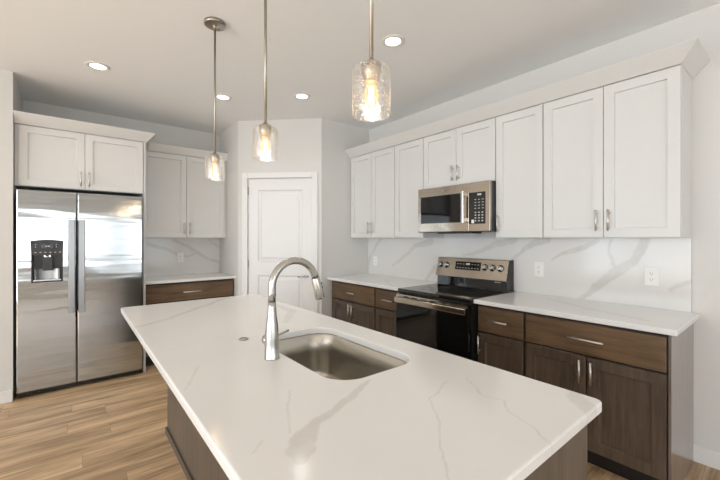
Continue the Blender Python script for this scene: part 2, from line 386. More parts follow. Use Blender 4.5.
# pantry door, in the diagonal wall
dr = bpy.data.objects.new('door_1', None); COL.objects.link(dr); dr.location = (LX, LYc, 0); dr.rotation_euler = (0, 0, -PI / 4); dr['kind'] = 'structure'
ca = MB(); cw = .068
for (a, b, z0, z1) in ((d0 - .004 - cw, d0 - .004, 0, dtop + .004 + cw), (d1 + .004, d1 + .004 + cw, 0, dtop + .004 + cw), (d0 - .004, d1 + .004, dtop + .004, dtop + .004 + cw)):
    ca.box(a, b, -.018, 0, z0, z1)
obj('door_casing', ca, M['trim'], dr, bevel=.004)
ja = MB(); ja.box(d0 - .0195, d0 - .003, .0005, .0995, 0, dtop).box(d1 + .003, d1 + .0195, .0005, .0995, 0, dtop).box(d0 - .0195, d1 + .0195, .0005, .0995, dtop + .003, dtop + .0195)
obj('door_jamb', ja, M['trim'], dr)
def panel_door(x0, x1, z0, z1, y, t, st, rails):
    mb = MB(); B = mb.bm
    def R(i, yy, a, b, c, d): return [(a + i, yy, c + i), (b - i, yy, c + i), (b - i, yy, d - i), (a + i, yy, d - i)]
    mb.box(x0, x1, y + .012, y + t, z0, z1)
    zs = []
    for (c, d) in rails:
        a, b = x0 + st, x1 - st
        mb.loops([R(0, y, a, b, c, d), R(.012, y + .010, a, b, c, d), R(.030, y + .010, a, b, c, d), R(.052, y + .004, a, b, c, d)], close0=False)
        zs += [c, d]
    lo = z0
    for (c, d) in rails:
        mb.box(x0, x1, y, y + .0115, lo, c); lo = d
    mb.box(x0, x1, y, y + .0115, lo, z1)
    for (c, d) in rails: mb.box(x0, x0 + st, y, y + .0115, c, d).box(x1 - st, x1, y, y + .0115, c, d)
    return mb
obj('door_panel', panel_door(d0, d1, .012, dtop, .004, .035, .115, [(.25, .93), (1.09, 1.94)]), M['trim'], dr)
for z in (.25, 1.07, 1.93):
    h = MB().cyl((d0 - .002, -.006, z - .045), (d0 - .002, -.006, z + .045), .008, n=12); obj('hinge', h, M['rod'], dr)
hn = MB().cyl((d1 - .065, .006, .925), (d1 - .065, -.012, .925), .027, n=24).cyl((d1 - .065, -.012, .925), (d1 - .065, -.05, .925), .011, n=16)
hn.tube([(d1 - .065, -.048, .925), (d1 - .09, -.052, .926), (d1 - .12, -.05, .925), (d1 - .155, -.046, .922)], .009, 12)
obj('door_handle', hn, M['nickel'], dr)

# ------------------------------------------------------------------ cabinets
def pull(parent, c, length, vertical, y, name='handle'):
    """bar pull on a front that faces -y at depth y; c = (x, z)"""
    x, z = c; h = length / 2; mb = MB(); o = y - .030
    if vertical:
        mb.cyl((x, o, z - h), (x, o, z + h), .0062, n=14)
        for s in (-1, 1): mb.cyl((x, o, z + s * (h - .022)), (x, y, z + s * (h - .022)), .0045, n=10)
    else:
        mb.cyl((x - h, o, z), (x + h, o, z), .0062, n=14)
        for s in (-1, 1): mb.cyl((x + s * (h - .022), o, z), (x + s * (h - .022), y, z), .0045, n=10)
    return obj(name, mb, M['pull'], parent)
def upper_cabinet(label, loc, rz, w, h, depth, doors, group, handles, zlift=0, hoff=.113, frame_side=None):
    """loc = wall-side left bottom corner; doors: (x0, x1); handles: one x per door"""
    t = thing('upper_cabinet', label, 'cabinet', loc, rz, group)
    obj('carcass', MB().box(.0005, w - .0005, -(depth - .021), -.001, 0, h), M['cab'], t)
    for (a, b), hx in zip(doors, handles):
        d = obj('door', MB().shaker(a, b, zlift + .003, h - .006, -depth, .0195), M['cab'], t)
        pull(d, (hx, hoff), .135, True, -depth)
    return t
UD = .319
UR = 'white wall cabinets along the range wall'
def ur(label, y0, y1, z0, z1, n, hs):
    """right-wall unit from near end y0 to far end y1; local x runs from far to near"""
    w = y1 - y0
    if n == 1: doors = [(.003, w - .003)]
    else: doors = [(.003, w / 2 - .0018), (w / 2 + .0018, w - .003)]
    return upper_cabinet(label, (XR, y1, z0), -PI / 2, w, z1 - z0, UD, doors, UR, hs)
ZU, ZT = 1.374, 2.3555
a = .757 / 2
ur('white two-door wall cabinet at the near right end of the range wall run', .426, 1.183, ZU, ZT, 2, [a - .034, a + .034])
ur('narrow white single-door wall cabinet just right of the microwave', 1.184, 1.557, ZU, ZT, 1, [.028])
a = .763 / 2
ur('short white two-door wall cabinet directly above the microwave', 1.558, 2.321, 1.838, ZT, 2, [a - .03, a + .03])
ur('narrow white single-door wall cabinet just left of the microwave', 2.322, 2.719, ZU, ZT, 1, [.397 - .028])
t = ur('white two-door wall cabinet in the far corner beside the pantry', 2.72, 3.482, ZU, ZT, 2, [.381 - .034, .381 + .034])
obj('filler_strip', MB().box(-.026, -.0005, -.30, -.001, 0, ZT - ZU), M['cab'], t)
# crown moulding over the run: mitred round the near end
def crown_loops(path, prof, out):
    """path: plan corner points (inner), out: outward mitre vector per point; prof: (outset, z)"""
    mb = MB(); loops = []
    for p, o in zip(path, out): loops.append([(p[0] + o[0] * u, p[1] + o[1] * u, z) for u, z in prof])
    mb.loops(loops); return mb
CP = [(-.012, 2.356), (.003, 2.356), (.006, 2.359), (.077, 2.436), (.079, 2.440), (.076, 2.4445), (-.012, 2.4445)]
xf = XR - UD
crown = crown_loops([(xf, YP - .001), (xf, .426), (XR - .001, .426)], CP, [(-1, 0), (-1, -1), (0, -1)])
tag(obj('crown_moulding', crown, M['cab'], loc=(xf, .426, 2.356)), 'long white crown moulding along the top of the range wall cabinets', 'moulding')
# light rail shadow strip is the cabinets' own underside

def base_cabinet(label, loc, rz, w, drawer, doors, hinge, group, depth=.604, h=.883, dh=.185, dhand=.15):
    t = thing('base_cabinet', label, 'cabinet', loc, rz, group)
    fy = -depth
    obj('carcass', MB().box(.0005, w - .0005, fy + .021, -.001, .1, h), M['frame'], t)
    obj('toe_kick', MB().box(.0005, w - .0005, fy + .075, fy + .09, 0, .0995), M['frame'], t)
    z1 = h - .022; z0 = z1 - dh
    d = obj('drawer', MB().slabfront(.007, w - .007, z0, z1, fy, .0205), M['woodh'], t)
    pull(d, (w / 2, (z0 + z1) / 2), dhand, False, fy)
    zz = z0 - .012
    if doors == 1: ds = [(.007, w - .007)]
    else: ds = [(.007, w / 2 - .004), (w / 2 + .004, w - .007)]
    for (a, b), hx in zip(ds, hinge):
        o = obj('door', MB().shaker(a, b, .112, zz, fy, .0205, .060, .012, .006), M['wood'], t)
        pull(o, (hx, zz - .088), .135, True, fy)
    return t
BG = 'dark base cabinets along the range wall'
def bc(label, y0, y1, n, hs, dhand):
    return base_cabinet(label, (XR, y1, 0), -PI / 2, y1 - y0, 1, n, hs, BG, dhand=dhand)
w = .749
t = bc('wide dark wood base cabinet with two doors at the near right end', .431, 1.180, 2, [w / 2 - .030, w / 2 + .030], .19)
# finished end panel of that cabinet
obj('end_panel', MB().box(w + .0005, w + .0125, -.600, -.001, 0, .883), M['woodp_lit'], t, bevel=.001)
bc('narrow dark wood drawer-over-door base cabinet right of the range', 1.181, 1.543, 1, [.028], .14)
bc('narrow dark wood drawer-over-door base cabinet left of the range', 2.314, 2.712, 1, [.398 - .028], .14)
t = bc('dark wood two-door base cabinet in the far corner by the pantry', 2.713, 3.482, 2, [.3845 - .028, .3845 + .028], .15)
obj('filler_strip', MB().box(-.026, -.0005, -.585, -.001, .1, .883), M['wood'], t)

def counter(name, label, x0, x1, y0, y1, mat):
    tag(obj(name, MB().box(x0, x1, y0, y1, .8835, .9135), mat, bevel=.004, loc=((x0 + x1) / 2, (y0 + y1) / 2, .8835)), label, 'countertop')
counter('countertop', 'white quartz countertop right of the range with an open near end', XR - .652, XR - .001, .388, 1.5425, M['q_counter'])
counter('countertop', 'short white quartz countertop between the range and the pantry wall', XR - .652, XR - .001, 2.3145, YP - .001, M['q_counter'])
bk = MB().box(XR - .021, XR - .001, .427, YP - .001, .914, ZU - .001)
tag(obj('backsplash', bk, M['q_back'], loc=(XR - .021, .427, .914)), 'grey-veined white quartz backsplash slab behind the range', 'backsplash')

# ------------------------------------------------------------------ left (fridge) wall
PX0, PX1 = .566, .586
pn = MB().box(PX0, PX1, 4.235, YB - .001, 0, 2.3555)
tag(obj('fridge_end_panel', pn, M['cab'], bevel=.001, loc=(PX0, 4.235, 0)), 'tall thin white panel standing at the right side of the refrigerator', 'panel')
FW = PX0 - SX - .004
t = upper_cabinet('white two-door cabinet with wide crown above the refrigerator', (SX + .003, YB, 1.825), 0, FW, ZT - 1.825, YB - 4.225,
                  [(.025, FW / 2 + .001), (FW / 2 + .005, FW - .004)], None, [FW / 2 - .028, FW / 2 + .034], hoff=.095)
cr = crown_loops([(SX + .002, 4.225), (PX1, 4.225), (PX1, 4.592)], CP, [(0, -1), (1, -1), (1, 0)])
tag(obj('crown_moulding', cr, M['cab'], loc=(PX1, 4.225, 2.356)), 'white crown moulding on top of the cabinet over the refrigerator', 'moulding')
UL = 4.612
w = LX - PX1 - .002
t = upper_cabinet('white two-door wall cabinet between refrigerator and pantry', (PX1 + .001, YB, ZU), 0, w, ZT - ZU, YB - UL,
                  [(.012, w / 2 - .004), (w / 2 - .0005, w - .03)], None, [w / 2 - .034, w / 2 + .03])
CL = [(-.012, 2.356), (.003, 2.356), (.006, 2.359), (.045, 2.436), (.047, 2.440), (.044, 2.4445), (-.012, 2.4445)]
cr = crown_loops([(PX1 + .08, UL), (LX - .001, UL)], CL, [(0, -1), (0, -1)])
tag(obj('crown_moulding', cr, M['cab'], loc=(LX, UL, 2.356)), 'short white crown moulding over the cabinet between refrigerator and pantry', 'moulding')
base_cabinet('dark wood base cabinet with one wide drawer between refrigerator and pantry', (PX1 + .002, YB, 0), 0, LX - PX1 - .014, 1, 2, [w / 2 - .034, w / 2 + .03], None, depth=YB - 4.345, dhand=.19)
counter('countertop', 'short white quartz countertop between the refrigerator and the pantry', PX1 + .001, LX - .001, 4.305, YB - .001, M['q_counter'])
tag(obj('backsplash', MB().box(PX1 + .001, LX - .001, YB - .021, YB - .001, .914, ZU - .001), M['q_left'], loc=(PX1, YB - .021, .914)), 'veined white quartz backsplash between the refrigerator and the pantry', 'backsplash')

# ------------------------------------------------------------------ refrigerator (side by side)
FXL, FXM, FXR, FYF = -.371, .0335, .552, 4.169
t = thing('refrigerator', 'stainless steel side-by-side refrigerator with ice and water dispenser', 'refrigerator', ((FXL + FXR) / 2, 4.55, 0))
obj('body', MB().box(FXL + .004, FXR - .004, 4.245, YB - .02, .03, 1.755), M['dgrey'], t, world=True)
gr = MB().box(FXL + .01, FXR - .006, 4.205, 4.244, .012, .048)
for i in range(34):
    x = FXL + .03 + i * .0255; gr.box(x, x + .014, 4.198, 4.2045, .018, .044)
obj('base_grille', gr, M['black'], t, world=True)
for x in (FXL + .06, FXR - .06):
    for y in (4.29, YB - .1): obj('foot', MB().cyl((x, y, 0), (x, y, .03), .02), M['black'], t, world=True)
hg = MB()
for x in (FXL + .05, FXM - .04, FXM + .04, FXR - .05): hg.box(x - .03, x + .03, 4.2455, 4.34, 1.7555, 1.787)
objs('hinge_cover', hg, M['black'], t, world=True, bevel=.004)
z0, z1 = .05, 1.788
DX0, DX1, DZ0, DZ1 = -.277, -.066, .985, 1.350
dl = MB()
# freezer door: face around the dispenser recess
fy, by = FYF, 4.24
x0, x1 = FXL, FXM - .002
def R4(a, b, c, d, y): return [(a, y, c), (b, y, c), (b, y, d), (a, y, d)]
dl.loops([R4(x0, x1, z0, z1, by), R4(x0, x1, z0, z1, fy + .010), R4(x0 + .003, x1 - .003, z0 + .003, z1 - .003, fy + .003), R4(x0 + .010, x1 - .010, z0 + .010, z1 - .010, fy),
          R4(DX0, DX1, DZ0, DZ1, fy), R4(DX0, DX1, DZ0, DZ1, fy + .055)], smooth=False)
fd = obj('freezer_door', dl, M['fridge'], t, world=True)
dr_ = MB(); x0, x1 = FXM + .002, FXR
dr_.loops([R4(x0, x1, z0, z1, by), R4(x0, x1, z0, z1, fy + .010), R4(x0 + .003, x1 - .003, z0 + .003, z1 - .003, fy + .003), R4(x0 + .010, x1 - .010, z0 + .010, z1 - .010, fy)])
rd = obj('refrigerator_door', dr_, M['fridge'], t, world=True)
def fhandle(x, par):
    h = MB(); w_ = .0245
    h.prism([(x - w_, fy - .062), (x - w_ + .005, fy - .068), (x + w_ - .005, fy - .068), (x + w_, fy - .062), (x + w_, fy - .046), (x - w_, fy - .046)], 2, .70, 1.536)
    for z in (.715, 1.495): h.box(x - w_ + .002, x + w_ - .002, fy - .046, fy, z, z + .03)
    obj('handle', h, M['fhandle'], par, world=True)
fhandle(-.005, fd); fhandle(.066, rd)
# dispenser
dp = MB()
e_ = .008
dp.loops([R4(DX0 + .001, DX1 - .001, DZ0 + .001, DZ1 - .001, fy + .05), R4(DX0 + .001, DX1 - .001, DZ0 + .001, DZ1 - .001, fy - .004), R4(DX0 + e_, DX1 - e_, DZ0 + e_, 1.225, fy - .004), R4(DX0 + e_ + .004, DX1 - e_ - .004, DZ0 + .02, 1.222, fy + .046)], smooth=False)
ds = obj('dispenser', dp, M['dgrey'], fd, world=True)
pn_ = MB()
n_ = 14; arc = [(DX0 - .004 + (DX1 - DX0 + .008) * i / n_, 1.347 + .011 * math.sin(PI * i / n_)) for i in range(n_ + 1)]
pn_.prism([(p[0], p[1]) for p in arc] + [(DX1 - .001, 1.222), (DX0 + .001, 1.222)], 1, fy - .014, fy - .0045)
obj('control_panel', pn_, M['dgrey'], fd, world=True, bevel=.002)
sc = MB().box(-.211, -.134, fy - .0155, fy - .0145, 1.283, 1.318); obj('screen', sc, M['bglass'], fd, world=True)
mk = MB()
for i in range(6): x = -.255 + i * .0325; mk.box(x, x + .013, fy - .0152, fy - .0145, 1.245, 1.250)
for x in (-.252, -.115):
    for z in (1.292, 1.312): mk.box(x, x + .008, fy - .0152, fy - .0145, z, z + .005)
mk.box(-.185, -.172, fy - .016, fy - .0156, 1.297, 1.306).box(-.168, -.155, fy - .016, fy - .0156, 1.297, 1.306)
objs('panel_marking', mk, M['print'], fd, world=True)
obj("dispenser_paddle", MB().box(-.203, -.135, fy + .014, fy + .024, 1.085, 1.20), M["black"], fd, world=True, bevel=.003)
obj('dispenser_spout', MB().cyl((-.172, fy + .02, 1.222), (-.172, fy + .02, 1.195), .016).box(-.195, -.15, fy + .008, fy + .04, 1.205, 1.2215), M['steel'], fd, world=True)
_cx, _n = (DX0 + DX1) / 2, 12
_o = [(_cx + .082 * math.cos(PI * i / _n), fy + .006 + .036 * math.sin(PI * i / _n)) for i in range(_n + 1)]
_i = [(_cx + .079 * math.cos(PI * i / _n), fy + .006 + .033 * math.sin(PI * i / _n)) for i in range(_n, -1, -1)]
rb_ = MB()
for i in range(_n):
    rb_.prism([_o[i], _o[i + 1], _i[_n - i - 1], _i[_n - i]], 2, DZ0 + .023, 1.10)
bmesh.ops.remove_doubles(rb_.bm, verts=rb_.bm.verts, dist=1e-5)
obj('recess_liner', rb_, M['fhandle'], fd, world=True)
obj('drip_tray', MB().box(DX0 + .014, DX1 - .014, fy + .0, fy + .045, DZ0 + .012, DZ0 + .022), M['steel'], fd, world=True)
lg = MB().cyl((.458, fy - .0005, 1.700), (.458, fy - .003, 1.700), .017, n=28); lo = obj('badge', lg, M['nickel'], rd, world=True)
obj('badge_ring', MB().lathe([(.0135, 0), (.0155, .001), (.0165, 0)], (.458, fy - .003, 1.700), (0, -1, 0), 28, False, False), M['dgrey'], rd, world=True)

# ------------------------------------------------------------------ island
IX0, IX1, IY0, IY1 = .246, 1.172, .351, 2.819
BX0, BX1, BY0, BY1 = .519, 1.122, .371, 2.795
t = thing('kitchen_island', 'dark stained kitchen island under a large white quartz top', 'island', ((BX0 + BX1) / 2, (BY0 + BY1) / 2, 0))
obj('back_panel', MB().box(BX0, BX0 + .018, BY0 + .0185, BY1 - .0185, 0, .883), M['woodp'], t, world=True)
obj('end_panel', MB().box(BX0, BX1 - .022, BY0, BY0 + .018, 0, .883), M['woodp'], t, world=True, bevel=.001)
obj('end_panel', MB().box(BX0, BX1 - .022, BY1 - .018, BY1, 0, .883), M['woodp'], t, world=True, bevel=.001)
sm = MB().box(BX0 - .012, BX0 - .0005, BY0 - .012, BY1 + .012, 0, .045).box(BX0 - .0005, BX1 - .07, BY1 + .0005, BY1 + .012, 0, .045).box(BX0 - .0005, BX1 - .07, BY0 - .012, BY0 - .0005, 0, .045)
obj('shoe_moulding', sm, M['woodp'], t, world=True, bevel=.003)
obj('bottom_panel', MB().box(BX0 + .0185, BX1 - .08, BY0 + .0185, BY1 - .0185, .09, .108), M['frame'], t, world=True)
obj('toe_kick', MB().box(BX1 - .08, BX1 - .065, BY0 + .0185, BY1 - .0185, 0, .108), M['frame'], t, world=True)
ff = MB()
ys = [BY0 + .0185, .84, 1.68, 2.25, BY1 - .0185]
for y in ys: ff.box(BX1 - .0425, BX1 - .0225, max(BY0 + .0185, y - .02), min(BY1 - .0185, y + .02), .1085, .883)
for a_, b_ in zip(ys, ys[1:]): ff.box(BX1 - .0425, BX1 - .0225, a_ + .021, b_ - .021, .86, .883)
obj('face_frame', ff, M['frame'], t, world=True)
def island_front(y0, y1, nd, drawer):
    """fronts on the island's working side, facing the range (+X)"""
    def turn(mb): mb.bm.transform(Matrix.Translation((BX1, y0, 0)) @ Matrix.Rotation(PI / 2, 4, 'Z')); return mb
    w_ = y1 - y0; zt = .871
    def hand(par, c, l, v):
        o = pull(par, c, l, v, 0); o.data.transform(rmat(t).inverted() @ Matrix.Translation((BX1, y0, 0)) @ Matrix.Rotation(PI / 2, 4, 'Z'))
    if drawer:
        d_ = obj('drawer', turn(MB().slabfront(.004, w_ - .004, .68, zt, 0, .0205)), M['woodh'], t, world=True); hand(d_, (w_ / 2, .775), .15, False); zt = .668
    e_ = [(.004, w_ - .004)] if nd == 1 else [(.004, w_ / 2 - .004), (w_ / 2 + .004, w_ - .004)]
    for i, (a_, b_) in enumerate(e_):
        d_ = obj('door', turn(MB().shaker(a_, b_, .112, zt, 0, .0205, .060, .012, .006)), M['wood'], t, world=True)
        hand(d_, ((b_ - .03) if i == 0 else (a_ + .03), zt - .09), .135, True)
island_front(BY0 + .001, .838, 1, True); island_front(.842, 1.678, 2, False); island_front(1.682, 2.248, 1, True); island_front(2.252, BY1 - .001, 1, True)

def rrect(x0, x1, y0, y1, r, z, n=8):
    P_ = []
    for cx_, cy_, a0 in ((x1 - r, y1 - r, 0), (x0 + r, y1 - r, PI / 2), (x0 + r, y0 + r, PI), (x1 - r, y0 + r, 1.5 * PI)):
        for i in range(n + 1):
            a_ = a0 + PI / 2 * i / n; P_.append((cx_ + r * math.cos(a_), cy_ + r * math.sin(a_), z))
    return P_
SX0, SX1, SY0, SY1 = .648, 1.028, .908, 1.572
mb = MB(); zt, zb = .914, .8835
def O(i, z): return rrect(IX0 + i, IX1 - i, IY0 + i, IY1 - i, .022 - i, z)
def I(i, z): return rrect(SX0 - i, SX1 + i, SY0 - i, SY1 + i, .105 + i, z, 10)
Ro = mb.loops([O(.004, zb), O(0, zb + .004), O(0, zt - .005), O(.0015, zt - .0015), O(.005, zt)], False, False)
Ri = mb.loops([I(.002, zb), I(0, zb + .002), I(0, zt - .004), I(.001, zt - .001), I(.004, zt)], False, False)
for A_, B_ in ((Ro[-1], Ri[-1]), (Ro[0], Ri[0])):
    es = [mb.bm.edges.get((L[i], L[(i + 1) % len(L)])) for L in (A_, B_) for i in range(len(L))]
    bmesh.ops.triangle_fill(mb.bm, edges=es, use_beauty=True)
tag(obj('island_countertop', mb, M['q_island'], loc=((IX0 + IX1) / 2, (IY0 + IY1) / 2, zb)), 'large white quartz island top with grey veins and sink cutout', 'countertop')
# sink
t = thing('kitchen_sink', 'rectangular stainless undermount sink set in the island', 'sink', ((SX0 + SX1) / 2, (SY0 + SY1) / 2, .66))
def sk(i, r, z): return rrect(SX0 + i, SX1 - i, SY0 + i, SY1 - i, r, z, 10)
mb = MB(); zr = .8825
mb.loops([sk(-.028, .13, zr), sk(-.004, .109, zr), sk(0, .105, zr - .004), sk(.006, .10, zr - .10), sk(.009, .097, .70), sk(.016, .09, .682), sk(.03, .07, .670), sk(.05, .055, .666)], False, True, smooth=True)
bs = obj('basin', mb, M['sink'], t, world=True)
sol = bs.modifiers.new('thickness', 'SOLIDIFY'); sol.thickness = .0012; sol.offset = -1
cxs, cys = (SX0 + SX1) / 2 + .03, (SY0 + SY1) / 2
obj('drain', MB().lathe([(.055, .667), (.055, .6695), (.044, .6695), (.040, .6675), (.012, .6672), (.0, .670)], (cxs, cys, 0), (0, 0, 1), 32, False, False), M['steel'], t, world=True)
# faucet
FXc, FYc = .593, 1.270
t = thing('faucet', 'tall brushed nickel gooseneck faucet standing beside the island sink', 'faucet', (FXc, FYc, .914))
obj('faucet_body', MB().lathe([(.0285, 0), (.0285, .004), (.0275, .006), (.027, .06), (.0255, .10), (.0225, .13), (.0175, .165), (.0158, .195), (.0152, .216)], (0, 0, 0)), M['nickel'], t)
ar = [(0, 0, .2165), (0, 0, .25)]; R_ = .098; cz = .271
for i in range(25):
    a_ = PI - (PI - math.radians(15)) * i / 24; ar.append((R_ + R_ * math.cos(a_), 0, cz + R_ * math.sin(a_)))
obj('spout', MB().tube(ar, .0146, 22), M['nickel'], t)
ex, ez = ar[-1][0], ar[-1][2]; sd = Vector((math.sin(math.radians(15)), 0, -math.cos(math.radians(15))))
sp = MB().lathe([(.0162, .001), (.0178, .006), (.0190, .05), (.0202, .088), (.019, .092), (.015, .0925)], (ex, 0, ez), sd, 28)
sh = obj('spray_head', sp, M['nickel'], t)
nrm = Vector((math.cos(math.radians(15)), 0, math.sin(math.radians(15)))); pb = Vector((ex, 0, ez)) + sd * .035 + nrm * .0182
bt = MB().lathe([(.007, 0), (.0065, .004), (.004, .005)], pb, nrm, 16).lathe([(.006, 0), (.0055, .004), (.004, .005)], pb + sd * .016, nrm, 16)
obj('spray_button', bt, M['black'], sh)
obj('spray_face', MB().cyl(tuple(Vector((ex, 0, ez)) + sd * .0927), tuple(Vector((ex, 0, ez)) + sd * .0945), .0125), M['dgrey'], sh)
lv = obj('lever_hub', MB().lathe([(.018, 0), (.018, .034), (.0165, .038)], (0, .020, .062), (0, 1, 0)), M['nickel'], t)
obj('lever', MB().tube([(.012, .046, .064), (.03, .046, .068), (.06, .046, .075), (.095, .046, .083)], lambda u: .0052 - .001 * u, 12), M['nickel'], lv)
# air switch
t = thing('disposal_switch', 'small round metal button set in the island top left of faucet', 'button', (.602, 1.585, .914))
obj('ring', MB().lathe([(.021, 0), (.0215, .004), (.019, .007), (.0145, .007), (.0135, .003)], (0, 0, 0), (0, 0, 1), 28, True, False), M['rod'], t)
obj('button', MB().lathe([(.0125, .002), (.0115, .004), (.0105, .005), (.0, .0055)], (0, 0, 0), (0, 0, 1), 28, True, False), M['steel'], t)

# ------------------------------------------------------------------ range
RY0, RY1 = 1.5475, 2.3095
t = thing('range', 'stainless and black electric range between the base cabinets', 'range', (XR - .35, (RY0 + RY1) / 2, 0))
FX = 2.325                                    # front of the range body
obj('body', MB().box(FX, XR - .03, RY0, RY1, .06, .888), M['black'], t, world=True)
for x in (FX + .06, XR - .1):
    for y in (RY0 + .05, RY1 - .05): obj('foot', MB().cyl((x, y, 0), (x, y, .06), .018), M['black'], t, world=True)
ct = obj('cooktop', MB().box(FX - .022, XR - .126, RY0 + .0005, RY1 - .0005, .8885, .917), M['cook'], t, world=True, bevel=.006)
for (x, y, r) in ((2.50, RY0 + .20, .105), (2.50, RY1 - .20, .085), (2.77, RY0 + .19, .085), (2.77, RY1 - .19, .10)):
    rg = MB()
    for q in (r, r * .62): rg.lathe([(q, 0), (q, .0004), (q + .004, .0004), (q + .004, 0)], (x, y, .9171), (0, 0, 1), 48, False, False)
    obj('burner_ring', rg, M['ring'], ct, world=True)
# oven door
od = obj('oven_door', MB().box(FX - .045, FX - .001, RY0 + .004, RY1 - .004, .235, .872), M['bglass'], t, world=True, bevel=.004)
obj('vent_trim', MB().box(FX - .047, FX - .044, RY0 + .01, RY1 - .01, .846, .871), M['steelw'], od, world=True)
vs = MB()
for i in range(6):
    y = RY0 + .10 + i * .10; vs.box(FX - .0485, FX - .0472, y, y + .062, .852, .862)
objs('vent_slot', vs, M['black'], od, world=True)
hd = MB().prism([(FX - .074, .800), (FX - .078, .806), (FX - .078, .842), (FX - .074, .847), (FX - .062, .847), (FX - .062, .800)], 1, RY0 + .012, RY1 - .012)
for y in (RY0 + .02, RY1 - .05): hd.box(FX - .062, FX - .0465, y, y + .03, .816, .842)
hd.bm.verts.ensure_lookup_table()
# prism axis 1: outline given as (x, z)
obj('door_handle', hd, M['steelw'], od, world=True, bevel=.002)
sd_ = obj('storage_drawer', MB().box(FX - .04, FX - .001, RY0 + .004, RY1 - .004, .075, .228), M['bglass'], t, world=True, bevel=.004)
# back guard: lower black riser, tilted stainless control face
bgx0, bgz0, bgx1, bgz1 = XR - .150, 1.005, XR - .105, 1.178    # bottom and top of the tilted control face
rs = MB().prism([(XR - .125, .9175), (XR - .118, 1.0015), (XR - .026, 1.0015), (XR - .026, .9175)], 1, RY0 + .012, RY1 - .004)
obj('riser', rs, M['bglass'], t, world=True)
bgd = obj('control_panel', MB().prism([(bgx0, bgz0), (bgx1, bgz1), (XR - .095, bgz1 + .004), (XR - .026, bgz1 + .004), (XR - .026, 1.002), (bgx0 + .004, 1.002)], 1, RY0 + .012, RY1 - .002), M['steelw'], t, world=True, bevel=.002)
obj('side_cap', MB().prism([(XR - .125, .9175), (bgx0 - .001, bgz0), (bgx1 - .001, bgz1 + .003), (XR - .027, bgz1 + .005), (XR - .027, .9175)], 1, RY0 + .0105, RY0 + .0115), M['black'], bgd, world=True)
tv = Vector((bgx1 - bgx0, 0, bgz1 - bgz0)).normalized(); nv = Vector((-tv.z, 0, tv.x))
def on_face(y, s, off=0): return Vector((bgx0, y, bgz0)) + tv * s + nv * off
def face_box(mb, y0, y1, s0, s1, o0, o1):
    P8 = [on_face(y, s_, o_) for o_ in (o0, o1) for s_ in (s0, s1) for y in (y0, y1)]
    v = [mb.bm.verts.new(p) for p in P8]
    for f_ in ((0, 2, 3, 1), (4, 5, 7, 6), (0, 1, 5, 4), (2, 6, 7, 3), (0, 4, 6, 2), (1, 3, 7, 5)): mb.bm.faces.new([v[i] for i in f_])
dy0, dy1 = 1.818, 2.088
obj('display', (lambda m: (face_box(m, dy0, dy1, .072, .150, .0003, .0025), m)[1])(MB()), M['bglass'], bgd, world=True)
pm = MB()
for r_ in range(2):
    for i in range(8):
        if r_ == 1 and i in (3, 4): continue
        y = dy0 + .015 + i * .0315; face_box(pm, y, y + .016, .088 + r_ * .036, .092 + r_ * .036, .0026, .003)
face_box(pm, 1.93, 1.972, .120, .137, .0026, .003)
objs('display_key', pm, M['print'], bgd, world=True)
for y in (1.625, 1.702, 1.776, 2.192, 2.262):
    kb = obj('knob', MB().lathe([(.027, .0003), (.027, .006), (.0225, .009), (.021, .028), (.018, .031)], on_face(y, .108), nv, 28), M['steel'], bgd, world=True)
    obj('knob_ring', MB().lathe([(.0275, .0002), (.031, .0002), (.031, .002), (.0275, .003)], on_face(y, .108), nv, 28, False, False), M['black'], bgd, world=True)
    rm = MB(); face_box(rm, y - .003, y + .003, .108, .128, .0312, .0318); obj('knob_pointer', rm, M['black'], kb, world=True)
mk = MB()
for i, w_ in enumerate((.006, .004, .009, .005, .007, .004)): mk.box(XR - .1225, XR - .1195, 1.625 + i * .0105, 1.625 + i * .0105 + w_, .985, .9915)
objs('riser_marking', mk, M['print'], t, world=True)

# ------------------------------------------------------------------ microwave
MY0, MY1, MZ0, MZ1, MX = 1.5605, 2.3185, 1.425, 1.835, 2.587
t = thing('microwave', 'stainless over-the-range microwave mounted under the short wall cabinet', 'microwave', (XR - .2, (MY0 + MY1) / 2, MZ0))
obj('body', MB().box(MX + .032, XR - .022, MY0, MY1, MZ0, MZ1), M['dgrey'], t, world=True, bevel=.002)
obj('underside_vent', MB().box(MX + .05, MX + .2, MY0 + .2, MY1 - .2, MZ0 - .012, MZ0 - .0005), M['black'], t, world=True)
CPY = 1.755                                   # boundary between door and control panel
md = obj('door', MB().box(MX + .003, MX + .031, CPY + .001, MY1, MZ0 + .004, MZ1), M['steelw'], t, world=True, bevel=.003)
obj('window', MB().box(MX + .0005, MX + .0029, CPY + .062, MY1 - .035, MZ0 + .082, MZ1 - .078), M['bglass'], md, world=True, bevel=.001)
hb = MB().prism([(MX - .044, CPY + .022), (MX - .048, CPY + .029), (MX - .048, CPY + .041), (MX - .044, CPY + .048), (MX - .034, CPY + .048), (MX - .034, CPY + .022)], 2, MZ0 + .075, MZ1 - .07)
for z in (MZ0 + .085, MZ1 - .11): hb.box(MX - .034, MX + .003, CPY + .026, CPY + .044, z, z + .03)
obj('handle', hb, M['steel'], md, world=True)
cp = obj('control_panel', MB().box(MX + .003, MX + .031, MY0, CPY - .001, MZ0 + .004, MZ1), M['steelw'], t, world=True, bevel=.003)
obj('keypad', MB().box(MX + .0005, MX + .0029, MY0 + .04, CPY - .004, MZ0 + .065, MZ1 - .085), M['black'], cp, world=True)
bt = MB()
for r_ in range(4):
    for i in range(3): bt.box(MX - .0003, MX + .0004, MY0 + .058 + i * .032, MY0 + .072 + i * .032, MZ0 + .085 + r_ * .023, MZ0 + .094 + r_ * .023)
